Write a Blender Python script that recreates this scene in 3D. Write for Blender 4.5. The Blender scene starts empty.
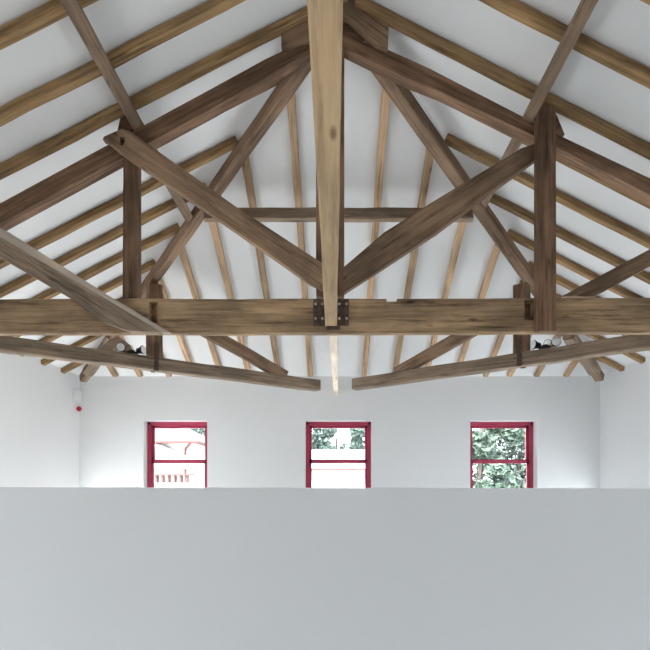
import bpy, bmesh, math, random
from mathutils import Vector, Matrix
random.seed(7)
S = bpy.context.scene
COL = S.collection
F = 525.0            # focal length in pixels of a 650 px frame
VX, VY = 336.0, 485.0   # eye-level point in the frame
CZ = 1.55            # eye height

def P(px, py, d):
    """world point seen at (px,py) at distance d in front of the eye"""
    return Vector(((px-VX)*d/F, d, CZ+(VY-py)*d/F))

# ------------------------------------------------------------------ materials
def new_mat(name):
    m = bpy.data.materials.new(name); m.use_nodes = True
    nt = m.node_tree
    b = nt.nodes['Principled BSDF']
    return m, nt, b

def wood(name, light, dark, stain=0.35, rough=0.75, scale=1.0, knots=True, grain=0.6, vary=.14, streak=.45):
    m, nt, b = new_mat(name)
    N, L = nt.nodes, nt.links
    tc = N.new('ShaderNodeTexCoord'); oi = N.new('ShaderNodeObjectInfo')
    mul = N.new('ShaderNodeVectorMath'); mul.operation = 'SCALE'
    comb = N.new('ShaderNodeCombineXYZ')
    mlt = N.new('ShaderNodeMath'); mlt.operation = 'MULTIPLY'; mlt.inputs[1].default_value = 37.0
    L.new(oi.outputs['Random'], mlt.inputs[0])
    L.new(mlt.outputs[0], comb.inputs[0]); L.new(mlt.outputs[0], comb.inputs[1]); L.new(mlt.outputs[0], comb.inputs[2])
    add = N.new('ShaderNodeVectorMath'); add.operation = 'ADD'
    L.new(tc.outputs['Object'], add.inputs[0]); L.new(comb.outputs[0], add.inputs[1])
    def mapped(sx, sy, sz):
        mp = N.new('ShaderNodeMapping'); mp.inputs['Scale'].default_value = (sx*scale, sy*scale, sz*scale)
        L.new(add.outputs[0], mp.inputs['Vector']); return mp
    # fine fibre
    n1 = N.new('ShaderNodeTexNoise'); n1.inputs['Scale'].default_value = 1.0; n1.inputs['Detail'].default_value = 6; n1.inputs['Roughness'].default_value = .65
    L.new(mapped(2.2, 55, 55).outputs[0], n1.inputs['Vector'])
    # broad rings
    n2 = N.new('ShaderNodeTexNoise'); n2.inputs['Scale'].default_value = 1.0; n2.inputs['Detail'].default_value = 3; n2.inputs['Distortion'].default_value = .8
    L.new(mapped(.9, 13, 13).outputs[0], n2.inputs['Vector'])
    # blotchy stain
    n3 = N.new('ShaderNodeTexNoise'); n3.inputs['Scale'].default_value = 1.0; n3.inputs['Detail'].default_value = 5
    L.new(mapped(2.6, 5, 5).outputs[0], n3.inputs['Vector'])
    ma = N.new('ShaderNodeMath'); ma.operation = 'MULTIPLY_ADD'; ma.inputs[1].default_value = grain
    L.new(n1.outputs['Fac'], ma.inputs[0])
    m2 = N.new('ShaderNodeMath'); m2.operation = 'MULTIPLY'; m2.inputs[1].default_value = 1-grain
    L.new(n2.outputs['Fac'], m2.inputs[0]); L.new(m2.outputs[0], ma.inputs[2])
    cr = N.new('ShaderNodeValToRGB')
    cr.color_ramp.elements[0].position = .36; cr.color_ramp.elements[0].color = (*dark, 1)
    cr.color_ramp.elements[1].position = .61; cr.color_ramp.elements[1].color = (*light, 1)
    L.new(ma.outputs[0], cr.inputs[0])
    sr = N.new('ShaderNodeValToRGB')
    sr.color_ramp.elements[0].position = .36; sr.color_ramp.elements[0].color = (1-stain,)*3+(1,)
    sr.color_ramp.elements[1].position = .62; sr.color_ramp.elements[1].color = (1.08, 1.06, 1.03, 1)
    L.new(n3.outputs['Fac'], sr.inputs[0])
    mx = N.new('ShaderNodeMix'); mx.data_type = 'RGBA'; mx.blend_type = 'MULTIPLY'; mx.inputs[0].default_value = 1
    L.new(cr.outputs[0], mx.inputs[6]); L.new(sr.outputs[0], mx.inputs[7])
    out = mx.outputs[2]
    if knots:
        v = N.new('ShaderNodeTexVoronoi'); v.inputs['Scale'].default_value = 1.0; v.inputs['Randomness'].default_value = 1
        L.new(mapped(2.1, 6.5, 6.5).outputs[0], v.inputs['Vector'])
        kr = N.new('ShaderNodeValToRGB')
        kr.color_ramp.elements[0].position = .035; kr.color_ramp.elements[0].color = (.30, .24, .2, 1)
        kr.color_ramp.elements[1].position = .10; kr.color_ramp.elements[1].color = (1, 1, 1, 1)
        L.new(v.outputs['Distance'], kr.inputs[0])
        mk = N.new('ShaderNodeMix'); mk.data_type = 'RGBA'; mk.blend_type = 'MULTIPLY'; mk.inputs[0].default_value = .85
        L.new(out, mk.inputs[6]); L.new(kr.outputs[0], mk.inputs[7]); out = mk.outputs[2]
    # dark weather streaks along the grain
    n4 = N.new('ShaderNodeTexNoise'); n4.inputs['Scale'].default_value = 1.0; n4.inputs['Detail'].default_value = 4; n4.inputs['Roughness'].default_value = .7
    L.new(mapped(1.5, 24, 24).outputs[0], n4.inputs['Vector'])
    k4 = N.new('ShaderNodeValToRGB')
    k4.color_ramp.elements[0].position = .36; k4.color_ramp.elements[0].color = (1-streak, 1-streak*1.03, 1-streak*1.06, 1)
    k4.color_ramp.elements[1].position = .47; k4.color_ramp.elements[1].color = (1, 1, 1, 1)
    L.new(n4.outputs['Fac'], k4.inputs[0])
    m4 = N.new('ShaderNodeMix'); m4.data_type = 'RGBA'; m4.blend_type = 'MULTIPLY'; m4.inputs[0].default_value = 1
    L.new(out, m4.inputs[6]); L.new(k4.outputs[0], m4.inputs[7]); out = m4.outputs[2]
    # piece to piece tone
    hv = N.new('ShaderNodeHueSaturation')
    mr = N.new('ShaderNodeMapRange'); mr.inputs[3].default_value = 1-vary; mr.inputs[4].default_value = 1+vary
    L.new(oi.outputs['Random'], mr.inputs[0]); L.new(mr.outputs[0], hv.inputs['Value'])
    L.new(out, hv.inputs['Color'])
    L.new(hv.outputs[0], b.inputs['Base Color'])
    b.inputs['Roughness'].default_value = rough
    b.inputs['Specular IOR Level'].default_value = .25
    bp = N.new('ShaderNodeBump'); bp.inputs['Strength'].default_value = .35; bp.inputs['Distance'].default_value = .004
    L.new(ma.outputs[0], bp.inputs['Height']); L.new(bp.outputs[0], b.inputs['Normal'])
    return m

def plain(name, col, rough=.6, metal=0.0, noise=0.0, nscale=8, bump=0.0, spec=.4):
    m, nt, b = new_mat(name)
    N, L = nt.nodes, nt.links
    b.inputs['Roughness'].default_value = rough; b.inputs['Metallic'].default_value = metal
    b.inputs['Specular IOR Level'].default_value = spec
    tc = N.new('ShaderNodeTexCoord'); n = N.new('ShaderNodeTexNoise'); n.inputs['Scale'].default_value = nscale; n.inputs['Detail'].default_value = 5
    L.new(tc.outputs['Object'], n.inputs['Vector'])
    cr = N.new('ShaderNodeValToRGB')
    cr.color_ramp.elements[0].position = .3; cr.color_ramp.elements[0].color = tuple(c*(1-noise) for c in col)+(1,)
    cr.color_ramp.elements[1].position = .7; cr.color_ramp.elements[1].color = tuple(min(1, c*(1+noise)) for c in col)+(1,)
    L.new(n.outputs['Fac'], cr.inputs[0]); L.new(cr.outputs[0], b.inputs['Base Color'])
    if bump:
        bp = N.new('ShaderNodeBump'); bp.inputs['Strength'].default_value = bump; bp.inputs['Distance'].default_value = .003
        L.new(n.outputs['Fac'], bp.inputs['Height']); L.new(bp.outputs[0], b.inputs['Normal'])
    return m

M = {}
M['truss'] = wood('weathered brown oak', (.305, .185, .117), (.122, .070, .043), stain=.40)
M['hip']   = wood('brown hip timber', (.38, .255, .17), (.18, .115, .075), stain=.35)
M['tie']   = wood('tan sawn tie beam', (.52, .36, .215), (.24, .155, .09), stain=.40, grain=.5, streak=.55, vary=.05)
M['strut'] = wood('brown strut timber', (.40, .265, .17), (.17, .108, .068), stain=.42)
M['sap']   = wood('pale sapwood edge', (.62, .53, .44), (.46, .38, .31), stain=.15, knots=False, streak=.15)
M['purlin']= wood('grey brown purlin', (.33, .235, .165), (.18, .122, .082), stain=.25)
M['rafter']= wood('honey softwood rafter', (.46, .30, .15), (.215, .13, .06), stain=.28)
M['jack']  = wood('pale pink softwood', (.65, .46, .30), (.40, .262, .16), stain=.22, vary=.26)
M['joist'] = wood('fresh sawn softwood', (.55, .395, .235), (.37, .25, .142), stain=.12, grain=.45, streak=.25)
M['white_joist'] = wood('limed softwood', (.92, .82, .70), (.72, .59, .46), stain=.10, streak=.15)
M['grey']  = wood('silvered grey brown timber', (.40, .305, .225), (.20, .148, .105), stain=.3)
M['plaster'] = plain('white plaster', (.80, .81, .82), .9, noise=.012, nscale=1.3, bump=.08, spec=.2)
M['dim_boards'] = wood('light-dimming brown boards', (.26, .19, .13), (.16, .11, .075), stain=.2, knots=False)  # dark finish added on the unseen gable to cut bounced light
M['ceiling'] = plain('white ceiling board', (.80, .805, .81), .9, noise=.015, nscale=1.0, spec=.2)
M['partition'] = plain('white painted partition', (.85, .87, .89), .7, noise=.012, nscale=.8, bump=.05, spec=.3)
M['floor'] = plain('pale concrete floor', (.74, .74, .73), .6, noise=.04, nscale=3)
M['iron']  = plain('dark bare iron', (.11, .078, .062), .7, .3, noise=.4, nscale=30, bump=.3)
M['rust']  = plain('rusty strap iron', (.10, .062, .045), .8, .3, noise=.4, nscale=40, bump=.3)
M['bolt']  = plain('zinc bolt head', (.62, .58, .53), .4, .6, noise=.1)
M['red']   = plain('crimson gloss paint', (.46, .055, .112), .35, noise=.05, nscale=3)
M['redball'] = plain('red plastic', (.42, .012, .03), .35, noise=.04)
M['black'] = plain('black plastic', (.012, .012, .013), .45, noise=.1)
M['white'] = plain('white plastic', (.82, .83, .84), .4, noise=.01)
M['chrome']= plain('bright lamp reflector', (.85, .86, .86), .25, .3, noise=.03)
M['render']= plain('cream house render', (.74, .70, .66), .9, noise=.05, nscale=2)
M['gravel']= plain('pale gravel', (.60, .58, .54), .95, noise=.15, nscale=30)
M['tileedge'] = plain('red painted eave', (.16, .06, .06), .7, noise=.06)
M['bark']  = plain('grey bark', (.07, .062, .055), .9, noise=.3, nscale=10)
M['brick'] = plain('red garden brick', (.15, .075, .075), .9, noise=.25, nscale=12)
def leafmat(name, col):
    return plain(name, col, .8, noise=.35, nscale=2.5)
M['leafA'] = leafmat('blue green leaves', (.080, .115, .098))
M['leafB'] = leafmat('mid green leaves', (.090, .128, .098))
M['leafC'] = leafmat('grey green leaves', (.110, .140, .122))

def tile_mat():
    m, nt, b = new_mat('terracotta roof tiles'); N, L = nt.nodes, nt.links
    tc = N.new('ShaderNodeTexCoord')
    br = N.new('ShaderNodeTexBrick'); br.inputs['Scale'].default_value = 3.2
    br.inputs['Color1'].default_value = (.085, .060, .056, 1); br.inputs['Color2'].default_value = (.098, .070, .065, 1)
    br.inputs['Mortar'].default_value = (.058, .034, .030, 1); br.inputs['Mortar Size'].default_value = .03
    br.inputs['Brick Width'].default_value = .7; br.inputs['Row Height'].default_value = .55
    L.new(tc.outputs['UV'], br.inputs['Vector']); L.new(br.outputs['Color'], b.inputs['Base Color'])
    b.inputs['Roughness'].default_value = .85
    return m
M['tile'] = tile_mat()

def glass_mat():
    m, nt, b = new_mat('clear window glass'); N, L = nt.nodes, nt.links
    t = N.new('ShaderNodeBsdfTransparent'); t.inputs[0].default_value = (.97, .98, .98, 1)
    g = N.new('ShaderNodeBsdfGlossy'); g.inputs['Roughness'].default_value = .02
    fr = N.new('ShaderNodeFresnel'); fr.inputs[0].default_value = 1.45
    mx = N.new('ShaderNodeMixShader')
    L.new(fr.outputs[0], mx.inputs[0]); L.new(t.outputs[0], mx.inputs[1]); L.new(g.outputs[0], mx.inputs[2])
    L.new(mx.outputs[0], N['Material Output'].inputs['Surface'])
    return m
M['glass'] = glass_mat()

# ------------------------------------------------------------------ helpers
def tag(o, label=None, cat=None, group=None, kind=None):
    if label: o['label'] = label
    if cat: o['category'] = cat
    if group: o['group'] = group
    if kind: o['kind'] = kind
    return o

def link(name, bm, mat, parent=None, mw=None, smooth=False):
    bmesh.ops.recalc_face_normals(bm, faces=bm.faces)
    me = bpy.data.meshes.new(name); bm.to_mesh(me); bm.free()
    for mm in (mat if isinstance(mat, (list, tuple)) else [mat]): me.materials.append(mm)
    o = bpy.data.objects.new(name, me); COL.objects.link(o)
    if smooth:
        for p in me.polygons: p.use_smooth = True
    if mw is not None: o.matrix_world = mw
    if parent is not None:
        o.parent = parent
        o.matrix_parent_inverse = parent_world(parent).inverted()
    return o

def parent_world(o):
    m = o.matrix_basis.copy()
    while o.parent is not None:
        m = o.parent.matrix_basis @ o.matrix_parent_inverse @ m if False else o.parent.matrix_basis @ (o.matrix_parent_inverse @ m)
        o = o.parent
    return m

def empty(name, loc, rz=0.0):
    o = bpy.data.objects.new(name, None); COL.objects.link(o)
    o.location = loc; o.rotation_euler = (0, 0, rz); o.empty_display_size = .1
    o.matrix_basis = Matrix.Translation(loc) @ Matrix.Rotation(rz, 4, 'Z')
    return o

def frame_matrix(origin, xdir, updir):
    x = Vector(xdir).normalized(); z = Vector(updir)
    z = (z - x*z.dot(x)).normalized(); y = z.cross(x)
    m = Matrix((x, y, z)).transposed().to_4x4(); m.translation = origin
    return m

def beam(name, p0, p1, w, h, mat, parent=None, up=(0, 0, 1), cut0=0.0, cut1=0.0, seg=None, jit=.0025, ch=.006, bow=0.0, skew0=0.0):
    """sawn timber: slightly irregular, eased arrises; local X runs along it"""
    p0, p1 = Vector(p0), Vector(p1)
    mid = (p0+p1)/2; ln = (p1-p0).length
    mw = frame_matrix(mid, p1-p0, up)
    seg = seg or max(3, int(ln/.28))
    bm = bmesh.new()
    a, b = w/2, h/2
    prof = [(-a+ch, -b), (a-ch, -b), (a, -b+ch), (a, b-ch), (a-ch, b), (-a+ch, b), (-a, b-ch), (-a, -b+ch)]
    rings = []
    r = random.Random(hash((round(mid.x, 3), round(mid.y, 3), round(mid.z, 3))) & 0xffff)
    for i in range(seg+1):
        t = i/seg; x = -ln/2+ln*t
        oy, oz = r.uniform(-jit, jit), r.uniform(-jit, jit)+bow*4*t*(1-t)
        if i in (0, seg): oy = oz = 0
        ring = []
        for (y, z) in prof:
            c = cut0 if i == 0 else (cut1 if i == seg else 0)
            ring.append(bm.verts.new((x+c*z+(skew0*y if i == 0 else 0), y*(1+r.uniform(-.02, .02))+oy, z*(1+r.uniform(-.015, .015))+oz)))
        rings.append(ring)
    n = len(prof)
    for i in range(seg):
        for k in range(n):
            bm.faces.new((rings[i][k], rings[i][(k+1) % n], rings[i+1][(k+1) % n], rings[i+1][k]))
    bm.faces.new(rings[0][::-1]); bm.faces.new(rings[-1])
    return link(name, bm, mat, parent, mw)

def prism(name, pts, d0, t, mat, parent=None, grain=None, bev=.006):
    """timber lying parallel to the far wall: outline pts (frame pixels) at distance d0, thickness t going away"""
    W = [P(x, y, d0) for x, y in pts]
    c = sum(W, Vector())/len(W)
    g = Vector(grain) if grain else Vector((1, 0, 0))
    mw = frame_matrix(c+Vector((0, t/2, 0)), g, Vector((0, 0, 1)) if abs(g.normalized().z) < .95 else Vector((1, 0, 0)))
    inv = mw.inverted()
    bm = bmesh.new()
    A = [bm.verts.new(inv @ w) for w in W]
    B = [bm.verts.new(inv @ (w+Vector((0, t, 0)))) for w in W]
    bm.faces.new(A); bm.faces.new(B[::-1])
    n = len(W)
    for i in range(n): bm.faces.new((A[i], A[(i+1) % n], B[(i+1) % n], B[i]))
    bmesh.ops.recalc_face_normals(bm, faces=bm.faces)
    if bev: bmesh.ops.bevel(bm, geom=list(bm.edges), offset=bev, segments=2, affect='EDGES', profile=.6)
    return link(name, bm, mat, parent, mw)

def bx(bm, lo, hi, bev=0.0, slot=0):
    r = bmesh.ops.create_cube(bm, size=1)
    vs = r['verts']
    lo, hi = Vector(lo), Vector(hi)
    for v in vs:
        v.co = Vector((lo[i]+(hi[i]-lo[i])*(v.co[i]+.5) for i in range(3)))
    fs = set(f for v in vs for f in v.link_faces)
    for f in fs: f.material_index = slot
    if bev:
        es = set(e for v in vs for e in v.link_edges)
        bmesh.ops.bevel(bm, geom=list(es), offset=bev, segments=2, affect='EDGES')

def box(name, lo, hi, mat, parent=None, bev=0.0, mw=None):
    lo, hi = Vector(lo), Vector(hi); c = (lo+hi)/2
    bm = bmesh.new(); bx(bm, lo-c, hi-c, bev)
    m = Matrix.Translation(c)
    return link(name, bm, mat, parent, (mw @ m) if mw is not None else m)

def lathe(name, prof, mat, parent, mw, n=24):
    """profile [(r,x)] turned about local X"""
    bm = bmesh.new(); rings = []
    for (r, x) in prof:
        rings.append([bm.verts.new((x, r*math.cos(2*math.pi*k/n), r*math.sin(2*math.pi*k/n))) for k in range(n)])
    for i in range(len(rings)-1):
        for k in range(n):
            bm.faces.new((rings[i][k], rings[i][(k+1) % n], rings[i+1][(k+1) % n], rings[i+1][k]))
    bm.faces.new(rings[0][::-1]); bm.faces.new(rings[-1])
    return link(name, bm, mat, parent, mw, smooth=True)

def tube(name, pts, r, mat, parent=None, n=8):
    pts = [Vector(p) for p in pts]; c = sum(pts, Vector())/len(pts)
    bm = bmesh.new(); rings = []
    for i, p in enumerate(pts):
        t = (pts[min(i+1, len(pts)-1)]-pts[max(i-1, 0)]).normalized()
        u = t.cross(Vector((0, 0, 1)) if abs(t.z) < .9 else Vector((1, 0, 0))).normalized(); v = t.cross(u)
        rings.append([bm.verts.new(p-c+r*(u*math.cos(2*math.pi*k/n)+v*math.sin(2*math.pi*k/n))) for k in range(n)])
    for i in range(len(rings)-1):
        for k in range(n):
            bm.faces.new((rings[i][k], rings[i][(k+1) % n], rings[i+1][(k+1) % n], rings[i+1][k]))
    bm.faces.new(rings[0][::-1]); bm.faces.new(rings[-1])
    return link(name, bm, mat, parent, Matrix.Translation(c), smooth=True)

def carve(o, boxes):
    """cut world-space boxes out of an object"""
    cs = []
    for lo, hi in boxes:
        bm = bmesh.new(); bx(bm, lo, hi)
        me = bpy.data.meshes.new('cut'); bm.to_mesh(me); bm.free()
        c = bpy.data.objects.new('cut', me); COL.objects.link(c); cs.append(c)
        m = o.modifiers.new('b', 'BOOLEAN'); m.object = c; m.operation = 'DIFFERENCE'; m.solver = 'EXACT'
    bpy.context.view_layer.update()
    dg = bpy.context.evaluated_depsgraph_get()
    me = bpy.data.meshes.new_from_object(o.evaluated_get(dg))
    o.modifiers.clear(); old = o.data; o.data = me; me.name = o.name
    bpy.data.meshes.remove(old)
    for c in cs:
        cm = c.data; bpy.data.objects.remove(c); bpy.data.meshes.remove(cm)
    return o

def structure(o): return tag(o, kind='structure')

# ------------------------------------------------------------------ room shell
XL, XR = -3.75, 3.865; XC = (XL+XR)/2; HW = (XR-XL)/2
YF, YN = 7.686, -3.2
ZE, SL = CZ+1.52, .515            # rafter underside at the wall, roof slope
ZR = ZE+SL*HW
YA = 3.72                         # hip apex
SH = (ZR-ZE)/(YF-YA)
RH = .073                         # rafter protrusion below the boards (vertical)
WT = .28
structure(box('floor', (XL-WT, YN-WT, -.2), (XR+WT, YF+WT, 0), M['floor']))

# unseen low openings added in both side walls to light the room (y start, head height)
OPEN = [(-2.4, 1.15), (-.5, 1.15), (4.45, 1.40), (6.1, 1.40)]
wl = box('wall_left', (XL-WT, YN-WT, 0), (XL, YF+WT, ZE+RH), M['plaster'])
carve(wl, [((XL-1, y, .10), (XL+.5, y+1.42, zt_)) for y, zt_ in OPEN]); structure(wl)
wr = box('wall_right', (XR, YN-WT, 0), (XR+WT, YF+WT, ZE+RH), M['plaster'])
carve(wr, [((XR-.5, y, .10), (XR+1, y+1.42, zt_)) for y, zt_ in OPEN]); structure(wr)
wins = [(-2.822, -1.886), (-.452, .524), (1.965, 2.952)]
WZ0, WZ1 = CZ-.26, CZ+.944
wf = box('wall_far', (XL, YF, 0), (XR, YF+WT, ZE+RH), M['plaster'])
carve(wf, [((a, YF-.5, WZ0), (b, YF+1, WZ1)) for a, b in wins]); structure(wf)
# unseen gable behind the viewer, made dark to dim light bouncing forward
bm = bmesh.new()
g = [(XL, 0), (XR, 0), (XR, ZE+RH), (XC, ZR+RH), (XL, ZE+RH)]
A = [bm.verts.new((x, YN, z)) for x, z in g]; B = [bm.verts.new((x, YN-WT, z)) for x, z in g]
bm.faces.new(A); bm.faces.new(B[::-1])
for i in range(5): bm.faces.new((A[i], A[(i+1) % 5], B[(i+1) % 5], B[i]))
wn = link('wall_near', bm, M['dim_boards'])
structure(wn)

# sloping ceiling, hipped at the far end
bm = bmesh.new(); o_ = .45; oh = SL*o_/SH; th = .16
def slab(pts):
    A = [bm.verts.new(p) for p in pts]; B = [bm.verts.new(Vector(p)+Vector((0, 0, th))) for p in pts]
    bm.faces.new(A); bm.faces.new(B[::-1]); n = len(A)
    for i in range(n): bm.faces.new((A[i], A[(i+1) % n], B[(i+1) % n], B[i]))
zt, ze = ZR+RH, ZE+RH-SL*o_
slab([(XC, YN-.4, zt), (XC, YA, zt), (XL-o_, YF+oh, ze), (XL-o_, YN-.4, ze)])
slab([(XC, YN-.4, zt), (XC, YA, zt), (XR+o_, YF+oh, ze), (XR+o_, YN-.4, ze)])
slab([(XC, YA, zt), (XL-o_, YF+oh, ze), (XR+o_, YF+oh, ze)])
structure(link('ceiling', bm, M['ceiling']))

# low partition in front of the viewer
bm = bmesh.new(); yp0, yp1 = 2.35, 2.47
tl, tr = CZ-.007, CZ-.0165
pts = [(XL, 0), (XR, 0), (XR, tr-.004), (XL, tl+.001)]
A = [bm.verts.new((x, yp0, z)) for x, z in pts]; B = [bm.verts.new((x, yp1, z)) for x, z in pts]
bm.faces.new(A); bm.faces.new(B[::-1])
for i in range(4): bm.faces.new((A[i], A[(i+1) % 4], B[(i+1) % 4], B[i]))
structure(link('wall_partition', bm, M['partition']))

# ------------------------------------------------------------------ sash windows in the far wall
def sash_window(idx, a, b):
    root = empty(f'window_{idx}', ((a+b)/2, YF+.17, WZ0)); structure(root)
    y0 = YF+.165
    bm = bmesh.new(); jw = .052
    bx(bm, (a, y0, WZ0), (a+jw, y0+.11, WZ1), .004); bx(bm, (b-jw, y0, WZ0), (b, y0+.11, WZ1), .004)
    bx(bm, (a, y0, WZ1-jw), (b, y0+.11, WZ1), .004); bx(bm, (a, y0-.02, WZ0), (b, y0+.11, WZ0+.04), .004)
    c = Vector(((a+b)/2, y0, WZ0)); bmesh.ops.translate(bm, verts=bm.verts, vec=-c)
    link('window_frame', bm, M['red'], root, Matrix.Translation(c))
    zm = CZ+.358
    def sash(name, z0, z1, y, top, bot):
        bm = bmesh.new(); s = .044; x0, x1 = a+jw-.006, b-jw+.006
        bx(bm, (x0, y, z0), (x0+s, y+.036, z1), .003); bx(bm, (x1-s, y, z0), (x1, y+.036, z1), .003)
        bx(bm, (x0, y, z1-top), (x1, y+.036, z1), .003); bx(bm, (x0, y, z0), (x1, y+.036, z0+bot), .003)
        c = Vector(((a+b)/2, y, z0)); bmesh.ops.translate(bm, verts=bm.verts, vec=-c)
        sh = link(name, bm, M['red'], root, Matrix.Translation(c))
        g = box('glass_pane', (x0+s-.004, y+.016, z0+bot-.004), (x1-s+.004, y+.020, z1-top+.004), M['glass'], sh)
    sash('upper_sash', zm-.018, WZ1-jw+.004, y0+.062, .040, .046)
    sash('lower_sash', WZ0+.035, zm+.02, y0+.022, .054, .07)
for i, (a, b) in enumerate(wins): sash_window(i+1, a, b)

def U(px, py, d0, t):
    """front-face point whose arris at the back of the timber is seen at (px,py)"""
    k = d0/(d0+t)
    return (VX+(px-VX)/k, VY+(py-VY)/k)

# ------------------------------------------------------------------ king-post truss across the room
T = tag(empty('roof_truss', (XC, 3.9, CZ+1.126)), 'dark weathered king-post truss with a wide tan tie beam spanning the room', 'roof truss')
DT = 3.82
tie = beam('tie_beam', (XL+.004, DT+.035, CZ+(VY-316.6)*DT/F), (XR-.004, DT+.035, CZ+(VY-314.2)*DT/F), .07, .252, M['tie'], T, seg=30, jit=.003, ch=.008)
def wbox(x0, y0, x1, y1, d0, d1):
    a, b = P(x0, y1, DT), P(x1, y0, DT)
    return ((a.x, d0, a.z), (b.x, d1, b.z))
carve(tie, [wbox(149, 302, 157.5, 323, DT-.05, DT+.064), wbox(524.3, 300.5, 533, 320, DT-.05, DT+.064),
            wbox(386.5, 290, 397.5, 301.5, DT-.05, DT+.3)])
tag(tie, 'tan horizontal tie beam')
u = lambda px, py: U(px, py, 3.83, .10)
king = prism('king_post', [(316, 295.5), (316, 45), (318, 25), (343, 25), (344.3, 45), (344.3, 295.5)], 3.83, .10, M['truss'], T, (0, 0, 1))
prism('principal_rafter', [(-250, 334), u(-250, 366), u(0, 235), u(215, 118), u(265, 89.5), u(310, 61.5), u(325, 54), (325, 32), (293, 46), (265, 59), (215, 86.5), (0, 203)], 3.83, .10, M['truss'], T, (1, 0, .52))
prism('principal_rafter', [(335, 28), u(335, 53), u(347, 60), u(405, 88.5), u(437, 101), u(533, 147), u(650, 206), u(900, 325), (900, 297), (650, 178), (557, 134), (430, 68.5), (405, 57), (388, 49.5)], 3.83, .10, M['truss'], T, (1, 0, -.47))
u = lambda px, py: U(px, py, 3.74, .07)
sl = prism('strut', [(101.5, 139), (106, 135), (122, 128), (129, 130), (235, 205.5), (326, 265), u(326, 294), u(310, 286), u(215, 219.5), u(130, 162), u(108, 144.5)], 3.74, .07, M['strut'], T, (1, 0, -.66), bev=.010)
a = P(122.4, 141, 3.74); carve(sl, [((a.x-.020, 3.6, a.z-.030), (a.x+.016, 3.79, a.z+.030))])
u = lambda px, py: U(px, py, 3.83, .07)
prism('strut', [(535, 143), (521, 148), (430, 203), (384, 232), (342, 268), u(342, 297), u(384, 270), u(436, 236), u(495, 192), u(535, 163)], 3.83, .07, M['strut'], T, (1, 0, .66), bev=.010)
prism('queen_post', [(122.3, 298), (123.2, 150), (137, 150), (137, 298)], 3.85, .09, M['truss'], T, (0, 0, 1))
prism('queen_post', [(537, 331), (537, 111), (547, 92), (556, 96.5), (556.6, 331)], 3.755, .062, M['truss'], T, (0, 0, 1))
# raking struts between the queen posts and the rafter feet
u = lambda px, py: U(px, py, 3.755, .062)
s = prism('raking_strut', [(-40, 214), (0, 237), (103, 297), (162, 332.5), u(133, 333.5), u(108, 325), u(72, 299.5), u(0, 258), u(-40, 235)], 3.755, .062, M['grey'], T, (1, 0, -.6), bev=.005)
prism('pale_edge', [(-40, 207), (0, 228), (7.4, 231.5), (111, 297), (170, 332.5), (162, 332.5), (103, 298), (0, 238), (-40, 215)], 3.757, .058, M['sap'], s, (1, 0, -.6), bev=.002)
prism('raking_strut', [(562, 296), (573, 290), (650, 249), (720, 212), (720, 232), (650, 266), (606, 290), (594, 296)], 3.90, .06, M['strut'], T, (1, 0, .45))
# cleats and ridge blocks
prism('ridge_cleat', [(281, 25), (306, 9), (314, 9), (314, 36), (293, 45), (281, 46)], 3.775, .05, M['strut'], T, (1, 0, .6), bev=.008)
prism('ridge_cleat', [(338, -8), (365, 0), (389, 22), (388, 48), (376, 43), (338, 12)], 3.775, .05, M['strut'], T, (1, 0, -.75), bev=.008)
prism('ridge_shade_board', [(318, 8), (342, 6), (379, 47), (372, 50), (336, 36), (300, 46), (296, 44)], 3.842, .04, M['truss'], T, (1, 0, 0), bev=.004)  # dark board added for the shadow between ridge cleats and principal rafters
prism('purlin_cleat', [(117, 131), (124, 101), (130, 101), (145, 126)], 3.84, .10, M['truss'], T, (1, 0, -.5))
prism('purlin_cleat', [(548, 134), (552, 108), (557, 115), (565, 134.5), (556, 138)], 3.84, .10, M['truss'], T, (1, 0, .5))
# iron plate that carries the end of the longitudinal beam
pa, pb = P(313.2, 325.4, DT-.012), P(348.8, 298.6, DT-.012)
pl = box('iron_plate', (pa.x, DT-.012, pa.z), (pb.x, DT+.002, pb.z), M['iron'], T, .002)
for bx_ in (315.6, 322.3, 339.3, 346.5):
    for by_ in (304.0, 318.5):
        c = P(bx_, by_, DT-.013)
        lathe('bolt', [(.0095, 0), (.0095, -.004), (.006, -.008), (.001, -.009)], M['bolt'], pl, frame_matrix(c, (0, 1, 0), (0, 0, 1)), 10)
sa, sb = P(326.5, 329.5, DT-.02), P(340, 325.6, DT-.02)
box('shade_stain_patch', (sa.x, DT-.02, sa.z), (sb.x, DT+.002, sb.z), M['iron'], pl, .003)  # thin dark block added for the shade and stain below the beam end

# ------------------------------------------------------------------ longitudinal beams on the centre line
zb = CZ+1.152
o = beam('longitudinal_beam', (-.006, YN+.005, zb+.1), (-.036, DT-.006, zb+.1), .086, .2, M['joist'], seg=20, jit=.002)
tag(o, 'pale sawn beam running overhead along the room, ending at the iron plate on the tie beam', 'beam')
p0, p1 = P(333.2, 336, 3.90), P(335.8, 395, YF)
k = (p1-p0)/(p1.y-p0.y)
o = beam('longitudinal_beam', p0+Vector((0, 0, .055)), p1+Vector((0, 0, .055))-k*.004, .062, .11, M['white_joist'], seg=10, jit=.002)
tag(o, 'thin whitish beam between the back of the tie beam and the far wall', 'beam')

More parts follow.
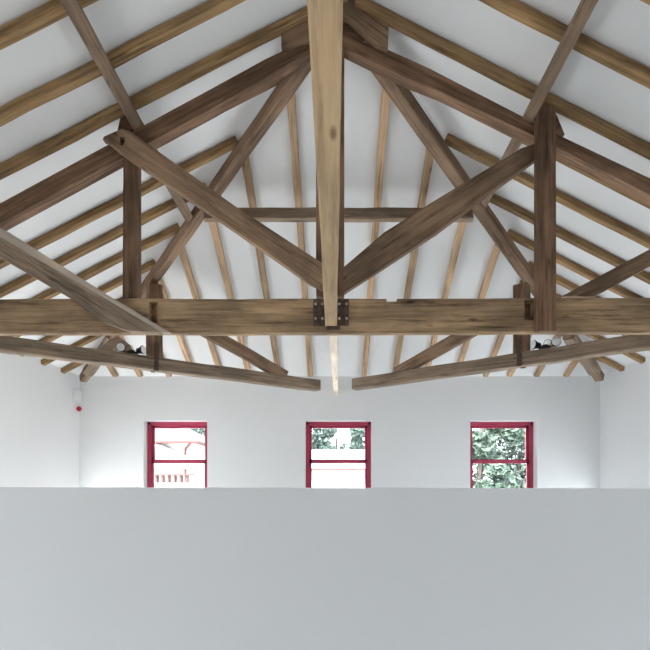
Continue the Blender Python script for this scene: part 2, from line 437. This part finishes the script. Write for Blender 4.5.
# ------------------------------------------------------------------ ridge, purlins, hips
o = beam('ridge_board', (XC, YN+.005, ZR+.0), (XC, YA-.02, ZR+.0), .05, .16, M['truss'], seg=12)
tag(o, 'dark ridge board along the top of the roof above the pale beam', 'ridge board')
nl = Vector((-SL, 0, 1)); nr = Vector((SL, 0, 1))
zpl, zpr = CZ+2.642, CZ+2.70
o = beam('purlin', (-1.455, YN+.005, zpl), (-1.455, 5.17, zpl), .085, .095, M['purlin'], up=nl, seg=22)
tag(o, 'grey-brown purlin running lengthwise under the left roof slope', 'purlin')
o = beam('purlin', (1.415, YN+.005, zpr), (1.415, 5.17, zpr), .085, .095, M['purlin'], up=nr, seg=22)
tag(o, 'grey-brown purlin running lengthwise under the right roof slope', 'purlin')
o = beam('purlin', (-1.26, 5.05, CZ+2.598), (1.31, 5.05, CZ+2.598), .05, .155, M['grey'], up=(0, SH, 1), seg=12)
tag(o, 'horizontal grey purlin crossing the far roof slope behind the king post', 'purlin')
def hip(a, b, side, lab, of, w):
    a, b = Vector(a), Vector(b); k = b-a
    a = a-k*.05
    off = Vector((side*of, -of, .055))
    o = beam('hip_rafter', a+off, b+off, w, .11, M['hip'], up=(0, 0, 1), cut1=.0, seg=16, jit=.002, ch=.01)
    tag(o, lab, 'hip rafter')
    beam('hip_foot', a+k*.82+off+Vector((0, 0, -.012)), a+k*1.008+off+Vector((0, 0, -.012)), w+.045, .125, M['grey'], o, up=(0, 0, 1), seg=5, jit=.008, ch=.03)
    return o
hip((-.325, 4.068, CZ+3.130), (-3.61, 7.46, CZ+1.460), -1, 'dark hip rafter descending from the ridge to the far left corner', -.012, .10)
hip((.3215, 4.064, CZ+3.139), (3.684, 7.437, CZ+1.458), 1, 'dark hip rafter descending from the ridge to the far right corner', .034, .115)

# ------------------------------------------------------------------ common rafters
RW, RT = .070, .060
ordn = ['nearest', 'first', 'second', 'third', 'fourth', 'fifth', 'sixth', 'seventh', 'eighth', 'ninth', 'tenth', 'eleventh', 'twelfth']
def common(side, ds):
    x_w = XL if side < 0 else XR
    nm = 'left' if side < 0 else 'right'
    for i, d in enumerate(ds):
        yc = d-RW/2
        s0 = .04 if yc < YA-.02 else (yc-YA)*(HW/(YF-YA))+.035
        up = Vector((side*SL, 0, 1)).normalized()
        x0, x1 = XC+side*s0, x_w-side*.003
        z0, z1 = ZR-SL*s0, ZE+SL*.003
        p0 = Vector((x0, yc, z0))+up*RT/2; p1 = Vector((x1, yc, z1))+up*RT/2
        c = -SL if True else 0
        t = SL
        o = beam('common_rafter', p0, p1, RW, RT, M['rafter'], up=up, cut0=t*0, cut1=t, jit=.003)
        if i == 0: lab = f'honey-brown rafter on the {nm} roof slope, nearest to the viewer'
        elif i == 1: lab = f'honey-brown rafter on the {nm} roof slope, between the nearest one and the dark truss'
        elif i == 2: lab = f'honey-brown rafter on the {nm} roof slope, running directly above the dark truss'
        elif i == 3: lab = f'honey-brown rafter on the {nm} roof slope, mostly hidden behind the dark truss'
        elif i == len(ds)-1: lab = f'short honey-brown rafter on the {nm} roof slope, closest to the far corner'
        else: lab = f'honey-brown rafter on the {nm} roof slope, {ordn[i-3]} in view beyond the dark truss'
        tag(o, lab, 'rafter', f'rafters on the {nm} roof slope')
common(-1, [2.99, 3.42, 3.80, 4.22, 4.67, 5.05, 5.44, 5.84, 6.26, 6.74, 7.22])
common(1, [2.88, 3.31, 3.80, 4.22, 4.65, 5.10, 5.50, 5.86, 6.22, 6.63, 7.10])
jx = [-3.20, -2.84, -2.42, -2.05, -1.67, -1.26, -.83, -.37, .41, .85, 1.30, 1.74, 2.17, 2.52, 2.91, 3.34]
for i, x in enumerate(jx):
    s = abs(x-XC); y0 = YA+s*(YF-YA)/HW+(.14 if x > 0 else .03)
    up = Vector((0, SH, 1)).normalized()
    p0 = Vector((x, y0, ZE+SH*(YF-y0)))+up*RT/2; p1 = Vector((x, YF-.075, ZE+SH*.075))+up*RT/2
    o = beam('jack_rafter', p0, p1, .070, RT, M['jack'], up=up, cut1=SH, jit=.003)
    if i < 8: lab = f'pale pinkish rafter on the far roof slope, {["first","second","third","fourth","fifth","sixth","seventh","eighth"][i]} from the left corner'
    else: lab = f'pale pinkish rafter on the far roof slope, {["first","second","third","fourth","fifth","sixth","seventh","eighth"][15-i]} from the right corner'
    tag(o, lab, 'rafter', 'rafters on the far roof slope')

# ------------------------------------------------------------------ two oblique half trusses under the hips
def half_truss(side, A, B, post_px, strut_px, lab):
    """A: bottom of beam towards the wall, B: bottom at the free tip (world points)"""
    A, B = Vector(A), Vector(B)
    k = (B-A).normalized()
    xw = XL if side < 0 else XR
    A = A+k*((xw-side*.005-A.x)/k.x)
    root = tag(empty('half_truss', A), lab, 'half truss')
    h = .145; up = Vector((0, 0, 1))
    beam('bottom_beam', A+up*h/2, B+up*h/2, .13, h, M['grey'], root, seg=16, jit=.004, ch=.012, skew0=k.y/k.x)
    def on_beam(px):      # plan point of the beam centre line seen in pixel column px
        r = (px-VX)/F
        t = (r*A.y-A.x)/(k.x-r*k.y)
        return A+k*t
    p = on_beam(post_px)
    f = F/p.y
    ztop = CZ+(VY-285.5)/f
    n = Vector((k.y, -k.x, 0)).normalized()
    if n.y > 0: n = -n
    beam('post', p+up*h, Vector((p.x, p.y, ztop)), .128, .15, M['truss'], root, up=Vector((k.x, k.y, 0)), seg=5, jit=.004, ch=.01)
    # iron strap looped under the beam
    mw = frame_matrix(p, Vector((k.x, k.y, 0)), up)
    bm = bmesh.new()
    bx(bm, (-.026, -.072, -.0035), (.026, -.02, 0), .001); bx(bm, (-.026, -.072, -.004), (.026, -.0655, .30), .002); bx(bm, (-.026, .0655, -.004), (.026, .072, .30), .002)
    st = link('iron_strap', bm, M['rust'], root, mw)
    # strut from the post head down to the tip
    q = on_beam(strut_px); q = q+up*h
    head = Vector((p.x, p.y, ztop-.20))+Vector((k.x, k.y, 0))*.05
    dirn = (head-q).normalized()
    beam('strut', q-dirn*.02, head, .09, .135, M['strut'], root, seg=6, jit=.003)
    return root, on_beam, k, h
fl = F
def BP(px, py, d): return P(px, py, d)
zl = CZ+1.27
dA = 1.27*F/(VY-352); dB = 1.27*F/(VY-391)
L_ = half_truss(-1, P(0, 352, dA), P(318, 391, dB), 154.5, 284, 'grey-brown half truss on the left, its beam ending short of the centre')
dA = 1.27*F/(VY-349); dB = 1.27*F/(VY-390)
R_ = half_truss(1, P(650, 349, dA), P(354.5, 390, dB), 521.5, 398, 'grey-brown half truss on the right, its beam ending short of the centre')

# bent piece of timber at the foot of the left hip
ob = L_[1]; c0 = ob(98); c1 = ob(131)
def arch_pt(px, py): 
    d = 6.05; return P(px, py, d)
bm = bmesh.new()
outer = [(97, 356), (101, 348), (107, 341.5), (114, 337.5), (120, 337.5), (126, 342), (130, 349), (132, 357)]
inner = [(109, 358), (111, 352), (113.5, 348), (116, 346), (118.5, 346), (121, 349), (123.5, 353), (125, 358)]
A0 = [bm.verts.new(arch_pt(*q)) for q in outer]; A1 = [bm.verts.new(arch_pt(*q)) for q in inner]
off = Vector((0, .12, .0))
B0 = [bm.verts.new(v.co+off) for v in A0]; B1 = [bm.verts.new(v.co+off) for v in A1]
n = len(outer)
for i in range(n-1):
    bm.faces.new((A0[i], A0[i+1], A1[i+1], A1[i])); bm.faces.new((B0[i], B1[i], B1[i+1], B0[i+1]))
    bm.faces.new((A0[i], B0[i], B0[i+1], A0[i+1])); bm.faces.new((A1[i], A1[i+1], B1[i+1], B1[i]))
bm.faces.new((A0[0], A1[0], B1[0], B0[0])); bm.faces.new((A0[-1], B0[-1], B1[-1], A1[-1]))
bmesh.ops.recalc_face_normals(bm, faces=bm.faces)
cc = arch_pt(115, 348); bmesh.ops.translate(bm, verts=bm.verts, vec=-cc)
link('curved_brace', bm, M['grey'], L_[0], Matrix.Translation(cc))

# ------------------------------------------------------------------ twin spotlights on the half-truss beams
def twin_spot(H, px_a, px_b, lab):
    root_, ob, k, h = H
    a, b = ob(px_a), ob(px_b); up = Vector((0, 0, 1)); kk = Vector((k.x, k.y, 0)).normalized()
    if (b-a).dot(kk) < 0: kk = -kk
    nn = Vector((kk.y, -kk.x, 0))
    if nn.y > 0: nn = -nn
    mid = (a+b)/2+up*(h+.007)
    root = tag(empty('twin_spotlight', mid), lab, 'spotlight')
    ln = (b-a).length
    mw = frame_matrix(mid, kk, up)
    sgn = -1 if (mw.to_3x3() @ Vector((0, 1, 0))).dot(nn) < 0 else 1
    bm = bmesh.new()
    bx(bm, (-ln*.22, -.028, 0), (ln*.30, .028, .030), .006); bx(bm, (-ln*.12, -.022, .03), (ln*.16, .022, .045), .006)
    link('lamp_body', bm, M['black'], root, mw)
    bm = bmesh.new()
    for u, dr in ((-ln*.5, Vector((-.45, 1, .1))), (ln*.5, Vector((.62, .8, .1)))):
        c = mw @ Vector((u, 0, .054))+(nn*.035 if u > 0 else nn*.01)
        d = (kk*dr.x+nn*dr.y+up*dr.z).normalized()
        hd = lathe('lamp_head', [(.012, -.075), (.03, -.07), (.034, -.03), (.046, -.004), (.049, .004), (.046, .008)], M['black'], root, frame_matrix(c, d, up), 24)
        lathe('lens', [(.043, .0), (.043, .011), (.034, .016), (.012, .019)], M['white'], hd, frame_matrix(c, d, up), 24)
        tube('lamp_arm', [mw @ Vector((u*.45, 0, .02)), mw @ Vector((u*.75, 0, .02)), c-d*.06], .007, M['black'], root)
    bm.free()
    pts = [mw @ Vector((-.02+.04*math.cos(t), 0, .055+.04*math.sin(t))) for t in [math.radians(x) for x in range(-60, 250, 20)]]
    tube('cable_loop', pts, .003, M['black'], root)
    return root
twin_spot(L_, 120.5, 142, 'black twin spotlight with round white lenses on the left half-truss beam')
twin_spot(R_, 556.5, 535, 'black twin spotlight with round white lenses on the right half-truss beam')

# ------------------------------------------------------------------ small wall box by the left corner
z1 = CZ+1.36; z0 = CZ+1.19
t = tag(empty('pull_switch', (XL, 7.54, z0)), 'small white wall box with a red ball hanging below, near the far left corner', 'switch')
box('switch_box', (XL+.001, 7.47, z0), (XL+.06, 7.62, z1), M['white'], t, .006)
tube('cord', [(XL+.035, 7.58, z0+.002), (XL+.035, 7.58, z0-.06)], .004, M['white'], t)
lathe('red_ball', [(.004, -.036), (.02, -.031), (.032, -.017), (.036, 0), (.032, .017), (.02, .031), (.004, .036)], M['redball'], t, frame_matrix((XL+.04, 7.58, z0-.09), (0, 0, 1), (1, 0, 0)), 20)

# ------------------------------------------------------------------ outside the windows
structure(box('ground', (-40, YF+WT, -.35), (40, 60, -.15), M['gravel']))

def uv_quad(bm, uvl, pts, su, sv):
    vs = [bm.verts.new(p) for p in pts]; f = bm.faces.new(vs)
    p0 = Vector(pts[0]); u = (Vector(pts[1])-p0).normalized()
    nrm = f.normal if f.normal.length else Vector((0, 0, 1))
    f.normal_update(); v = f.normal.cross(u)
    for l in f.loops:
        q = l.vert.co-p0; l[uvl].uv = (q.dot(u)*su, q.dot(v)*sv)
    return f

# neighbouring house seen through the left window
H = tag(empty('neighbouring_house', (-6.3, 17, -.15)), 'cream house with a red tiled roof seen through the left window', 'house')
hy = 16.0; ez = CZ+(VY-441)*hy/F; hx1 = (192-VX)/F*hy; hx0 = -10.5
box('house_wall', (hx0, hy, -.15), (hx1, hy+6, ez), M['render'], H)
bm = bmesh.new(); uvl = bm.loops.layers.uv.new('UVMap'); ov = .35
e0 = (hx0-ov, hy-ov, ez-.05); e1 = (hx1+ov, hy-ov, ez-.05); e2 = (hx1+ov, hy+6+ov, ez-.05); e3 = (hx0-ov, hy+6+ov, ez-.05)
r0 = (hx0+3, hy+3, ez+1.75); r1 = (hx1-3, hy+3, ez+1.75)
uv_quad(bm, uvl, [e0, e1, r1, r0], 1, 1); uv_quad(bm, uvl, [e1, e2, r1], 1, 1); uv_quad(bm, uvl, [e2, e3, r0, r1], 1, 1); uv_quad(bm, uvl, [e3, e0, r0], 1, 1); uv_quad(bm, uvl, [e3, e2, e1, e0], 1, 1)
link('tiled_roof', bm, M['tile'], H)
box('gutter', (hx0-ov, hy-ov-.09, ez-.10), (hx1+ov, hy-ov, ez-.03), M['tileedge'], H, .02)
q = lambda px, py, d: P(px, py, d)
tube('downpipe', [P(191, 441.5, hy-ov-.05), P(190.5, 443, hy-ov-.05), P(185.5, 449, hy-.06), P(185.3, 455, hy-.06), Vector((P(185.3, 473, hy-.06).x, hy-.06, -.15))], .04, M['tileedge'], H)
# porch roof against the house
bm = bmesh.new(); uvl = bm.loops.layers.uv.new('UVMap')
a, b = P(140, 446, 14.6), P(186, 467, 14.6)
uv_quad(bm, uvl, [a, b, b+Vector((0, 1.4, .25)), a+Vector((0, 1.4, .25))], 1, 1)
bmesh.ops.solidify(bm, geom=list(bm.faces), thickness=.06)
link('porch_roof', bm, M['render'], H)
# pierced brick parapet
W_ = tag(empty('garden_wall', (-4.5, 13, -.15)), 'low garden wall topped with a pierced red brick parapet outside the left window', 'wall')
wz0, wz1 = CZ+(VY-483)*13/F, CZ+(VY-473.5)*13/F
box('wall_base', (-7, 13, -.15), (-3.2, 13.25, wz0), M['render'], W_)
box('coping', (-7, 12.97, wz1-.05), (-3.55, 13.28, wz1), M['brick'], W_, .01)
x = -6.9
while x < -3.7:
    box('baluster', (x, 13.03, wz0), (x+.055, 13.22, wz1-.05), M['brick'], W_, .008); x += .15

# long outbuilding with a pale tiled roof, seen through the middle window
O_ = tag(empty('outbuilding', (0, 20, -.15)), 'long low white outbuilding with a pale tiled roof seen through the middle window', 'building')
oz0, oz1 = CZ+(VY-468)*20/F, CZ+(VY-449.5)*22/F
box('outbuilding_wall', (-3.2, 20, -.15), (3.9, 24, oz0), M['render'], O_)
bm = bmesh.new(); uvl = bm.loops.layers.uv.new('UVMap')
uv_quad(bm, uvl, [(-3.5, 19.8, oz0-.03), (4.2, 19.8, oz0-.03), (4.2, 22, oz1), (-3.5, 22, oz1)], .8, .8)
uv_quad(bm, uvl, [(4.2, 24.2, oz0-.03), (-3.5, 24.2, oz0-.03), (-3.5, 22, oz1), (4.2, 22, oz1)], .8, .8)
M['paletile'] = plain('pale roof sheet', (.78, .74, .71), .8, noise=.05, nscale=4)
link('pitched_roof', bm, M['paletile'], O_)
box('gutter', (-3.5, 19.72, oz0-.09), (4.2, 19.81, oz0-.03), M['tileedge'], O_, .02)

def tree(x, y, h, r, n, mat, lab, trunk_h=None, seed=1, nb=22):
    rr = random.Random(seed)
    root = tag(empty('tree', (x, y, -.15)), lab, 'tree', 'trees outside the windows')
    zc = h*.5; th_ = trunk_h or h*.5
    bm = bmesh.new(); rings = []; m = 9
    for i in range(7):
        t = i/6; rad = .13*(1-t*.6)*h/5
        rings.append([bm.verts.new((math.cos(2*math.pi*j/m)*rad+.12*math.sin(t*3+seed), math.sin(2*math.pi*j/m)*rad, t*h*.8)) for j in range(m)])
    for i in range(6):
        for j in range(m): bm.faces.new((rings[i][j], rings[i][(j+1) % m], rings[i+1][(j+1) % m], rings[i+1][j]))
    bm.faces.new(rings[0][::-1]); bm.faces.new(rings[-1])
    link('trunk', bm, M['bark'], root, Matrix.Translation((x, y, -.15)))
    bm = bmesh.new()
    blobs = [(rr.gauss(0, r*.45), rr.gauss(0, r*.4), zc+rr.uniform(-.46, .46)*h, rr.uniform(.3, .55)*r) for _ in range(nb)]
    for _ in range(n):
        bx_, by_, bz_, br_ = rr.choice(blobs)
        v = Vector((rr.gauss(0, 1), rr.gauss(0, 1), rr.gauss(0, 1))).normalized()*br_*rr.uniform(.6, 1.05)
        c = Vector((bx_, by_, bz_))+v
        a_ = Vector((rr.gauss(0, 1), rr.gauss(0, 1), rr.gauss(0, 1))).normalized(); b_ = a_.orthogonal().normalized()
        s_ = rr.uniform(.07, .15)
        bm.faces.new([bm.verts.new(c+a_*s_), bm.verts.new(c+b_*s_*.55), bm.verts.new(c-a_*s_), bm.verts.new(c-b_*s_*.55)])
    link('crown', bm, mat, root, Matrix.Translation((x, y, -.15)))
tree(-6.6, 27, 6.0, 2.0, 4000, M['leafA'], 'tree behind the cream house roof, outside the left window', seed=3)
tree(-1.0, 27, 5.2, 1.1, 9000, M['leafA'], 'bushy tree behind the outbuilding, at the left of the middle window', seed=5, nb=30)
tree(.15, 33.0, 5.8, .9, 4000, M['leafC'], 'thin tree behind the outbuilding, at the centre of the middle window', seed=8)
tree(1.1, 26.0, 5.0, .75, 8000, M['leafA'], 'small tree behind the outbuilding, at the right of the middle window', seed=9, nb=44)
tree(4.0, 14.6, 5.0, .8, 10000, M['leafB'], 'green tree at the left of the right-hand window view', seed=11, nb=34)
tree(6.9, 19.6, 6.8, 1.7, 16000, M['leafC'], 'large grey-green tree in the middle of the right-hand window view', seed=12, nb=44)
tree(6.4, 14.4, 4.8, .7, 9000, M['leafB'], 'green tree at the right of the right-hand window view', seed=14, nb=34)

# ------------------------------------------------------------------ light
w = bpy.data.worlds.new('daylight'); S.world = w; w.use_nodes = True
nt = w.node_tree; bg = nt.nodes['Background']
tc = nt.nodes.new('ShaderNodeTexCoord'); sp = nt.nodes.new('ShaderNodeSeparateXYZ'); cr = nt.nodes.new('ShaderNodeValToRGB')
nt.links.new(tc.outputs['Generated'], sp.inputs[0])
mr = nt.nodes.new('ShaderNodeMapRange'); mr.inputs[1].default_value = -1; mr.inputs[2].default_value = 1
nt.links.new(sp.outputs[2], mr.inputs[0]); nt.links.new(mr.outputs[0], cr.inputs[0])
cr.color_ramp.elements[0].position = .46; cr.color_ramp.elements[0].color = (.56, .60, .63, 1)
cr.color_ramp.elements[1].position = .54; cr.color_ramp.elements[1].color = (.85, .94, 1, 1)
nt.links.new(cr.outputs[0], bg.inputs[0]); bg.inputs[1].default_value = 9.5

sun = bpy.data.lights.new('sun', 'SUN'); sun.energy = 22.0; sun.angle = math.radians(3); sun.color = (1, .96, .9)
so = bpy.data.objects.new('sun', sun); COL.objects.link(so)
so.rotation_euler = Vector((.8, .55, -.75)).to_track_quat('-Z', 'Y').to_euler()

def portal(loc, direction, sx, sy):
    l = bpy.data.lights.new('window_daylight', 'AREA'); l.shape = 'RECTANGLE'; l.size = sx; l.size_y = sy
    l.cycles.is_portal = True
    o = bpy.data.objects.new('window_daylight', l); COL.objects.link(o)
    o.matrix_world = Matrix.Translation(loc) @ Vector(direction).to_track_quat('-Z', 'Y').to_matrix().to_4x4()
for y, zt_ in OPEN:  # sky portals for the side openings that were added as light sources
    portal((XL-.02, y+.71, (zt_+.1)/2), (1, 0, 0), 1.42, zt_-.1)
    portal((XR+.02, y+.71, (zt_+.1)/2), (-1, 0, 0), 1.42, zt_-.1)
for a, b in wins: portal(((a+b)/2, YF+.02, (WZ0+WZ1)/2), (0, -1, 0), b-a, WZ1-WZ0)

# ------------------------------------------------------------------ camera
cam = bpy.data.cameras.new('camera'); co = bpy.data.objects.new('camera', cam); COL.objects.link(co)
cam.sensor_width = 36; cam.sensor_fit = 'HORIZONTAL'; cam.lens = F/650*36
co.location = (0, 0, CZ); co.rotation_euler = (math.radians(90), 0, 0)
cam.shift_x = (325-VX)/650; cam.shift_y = (VY-325)/650
cam.clip_start = .05; cam.clip_end = 200
S.camera = co
S.view_settings.view_transform = 'Standard'; S.view_settings.look = 'None'
S.view_settings.gamma = 1; S.view_settings.use_curve_mapping = False
S.view_settings.exposure = -0.06
S.cycles.max_bounces = 12; S.cycles.diffuse_bounces = 8
S.cycles.use_denoising = True
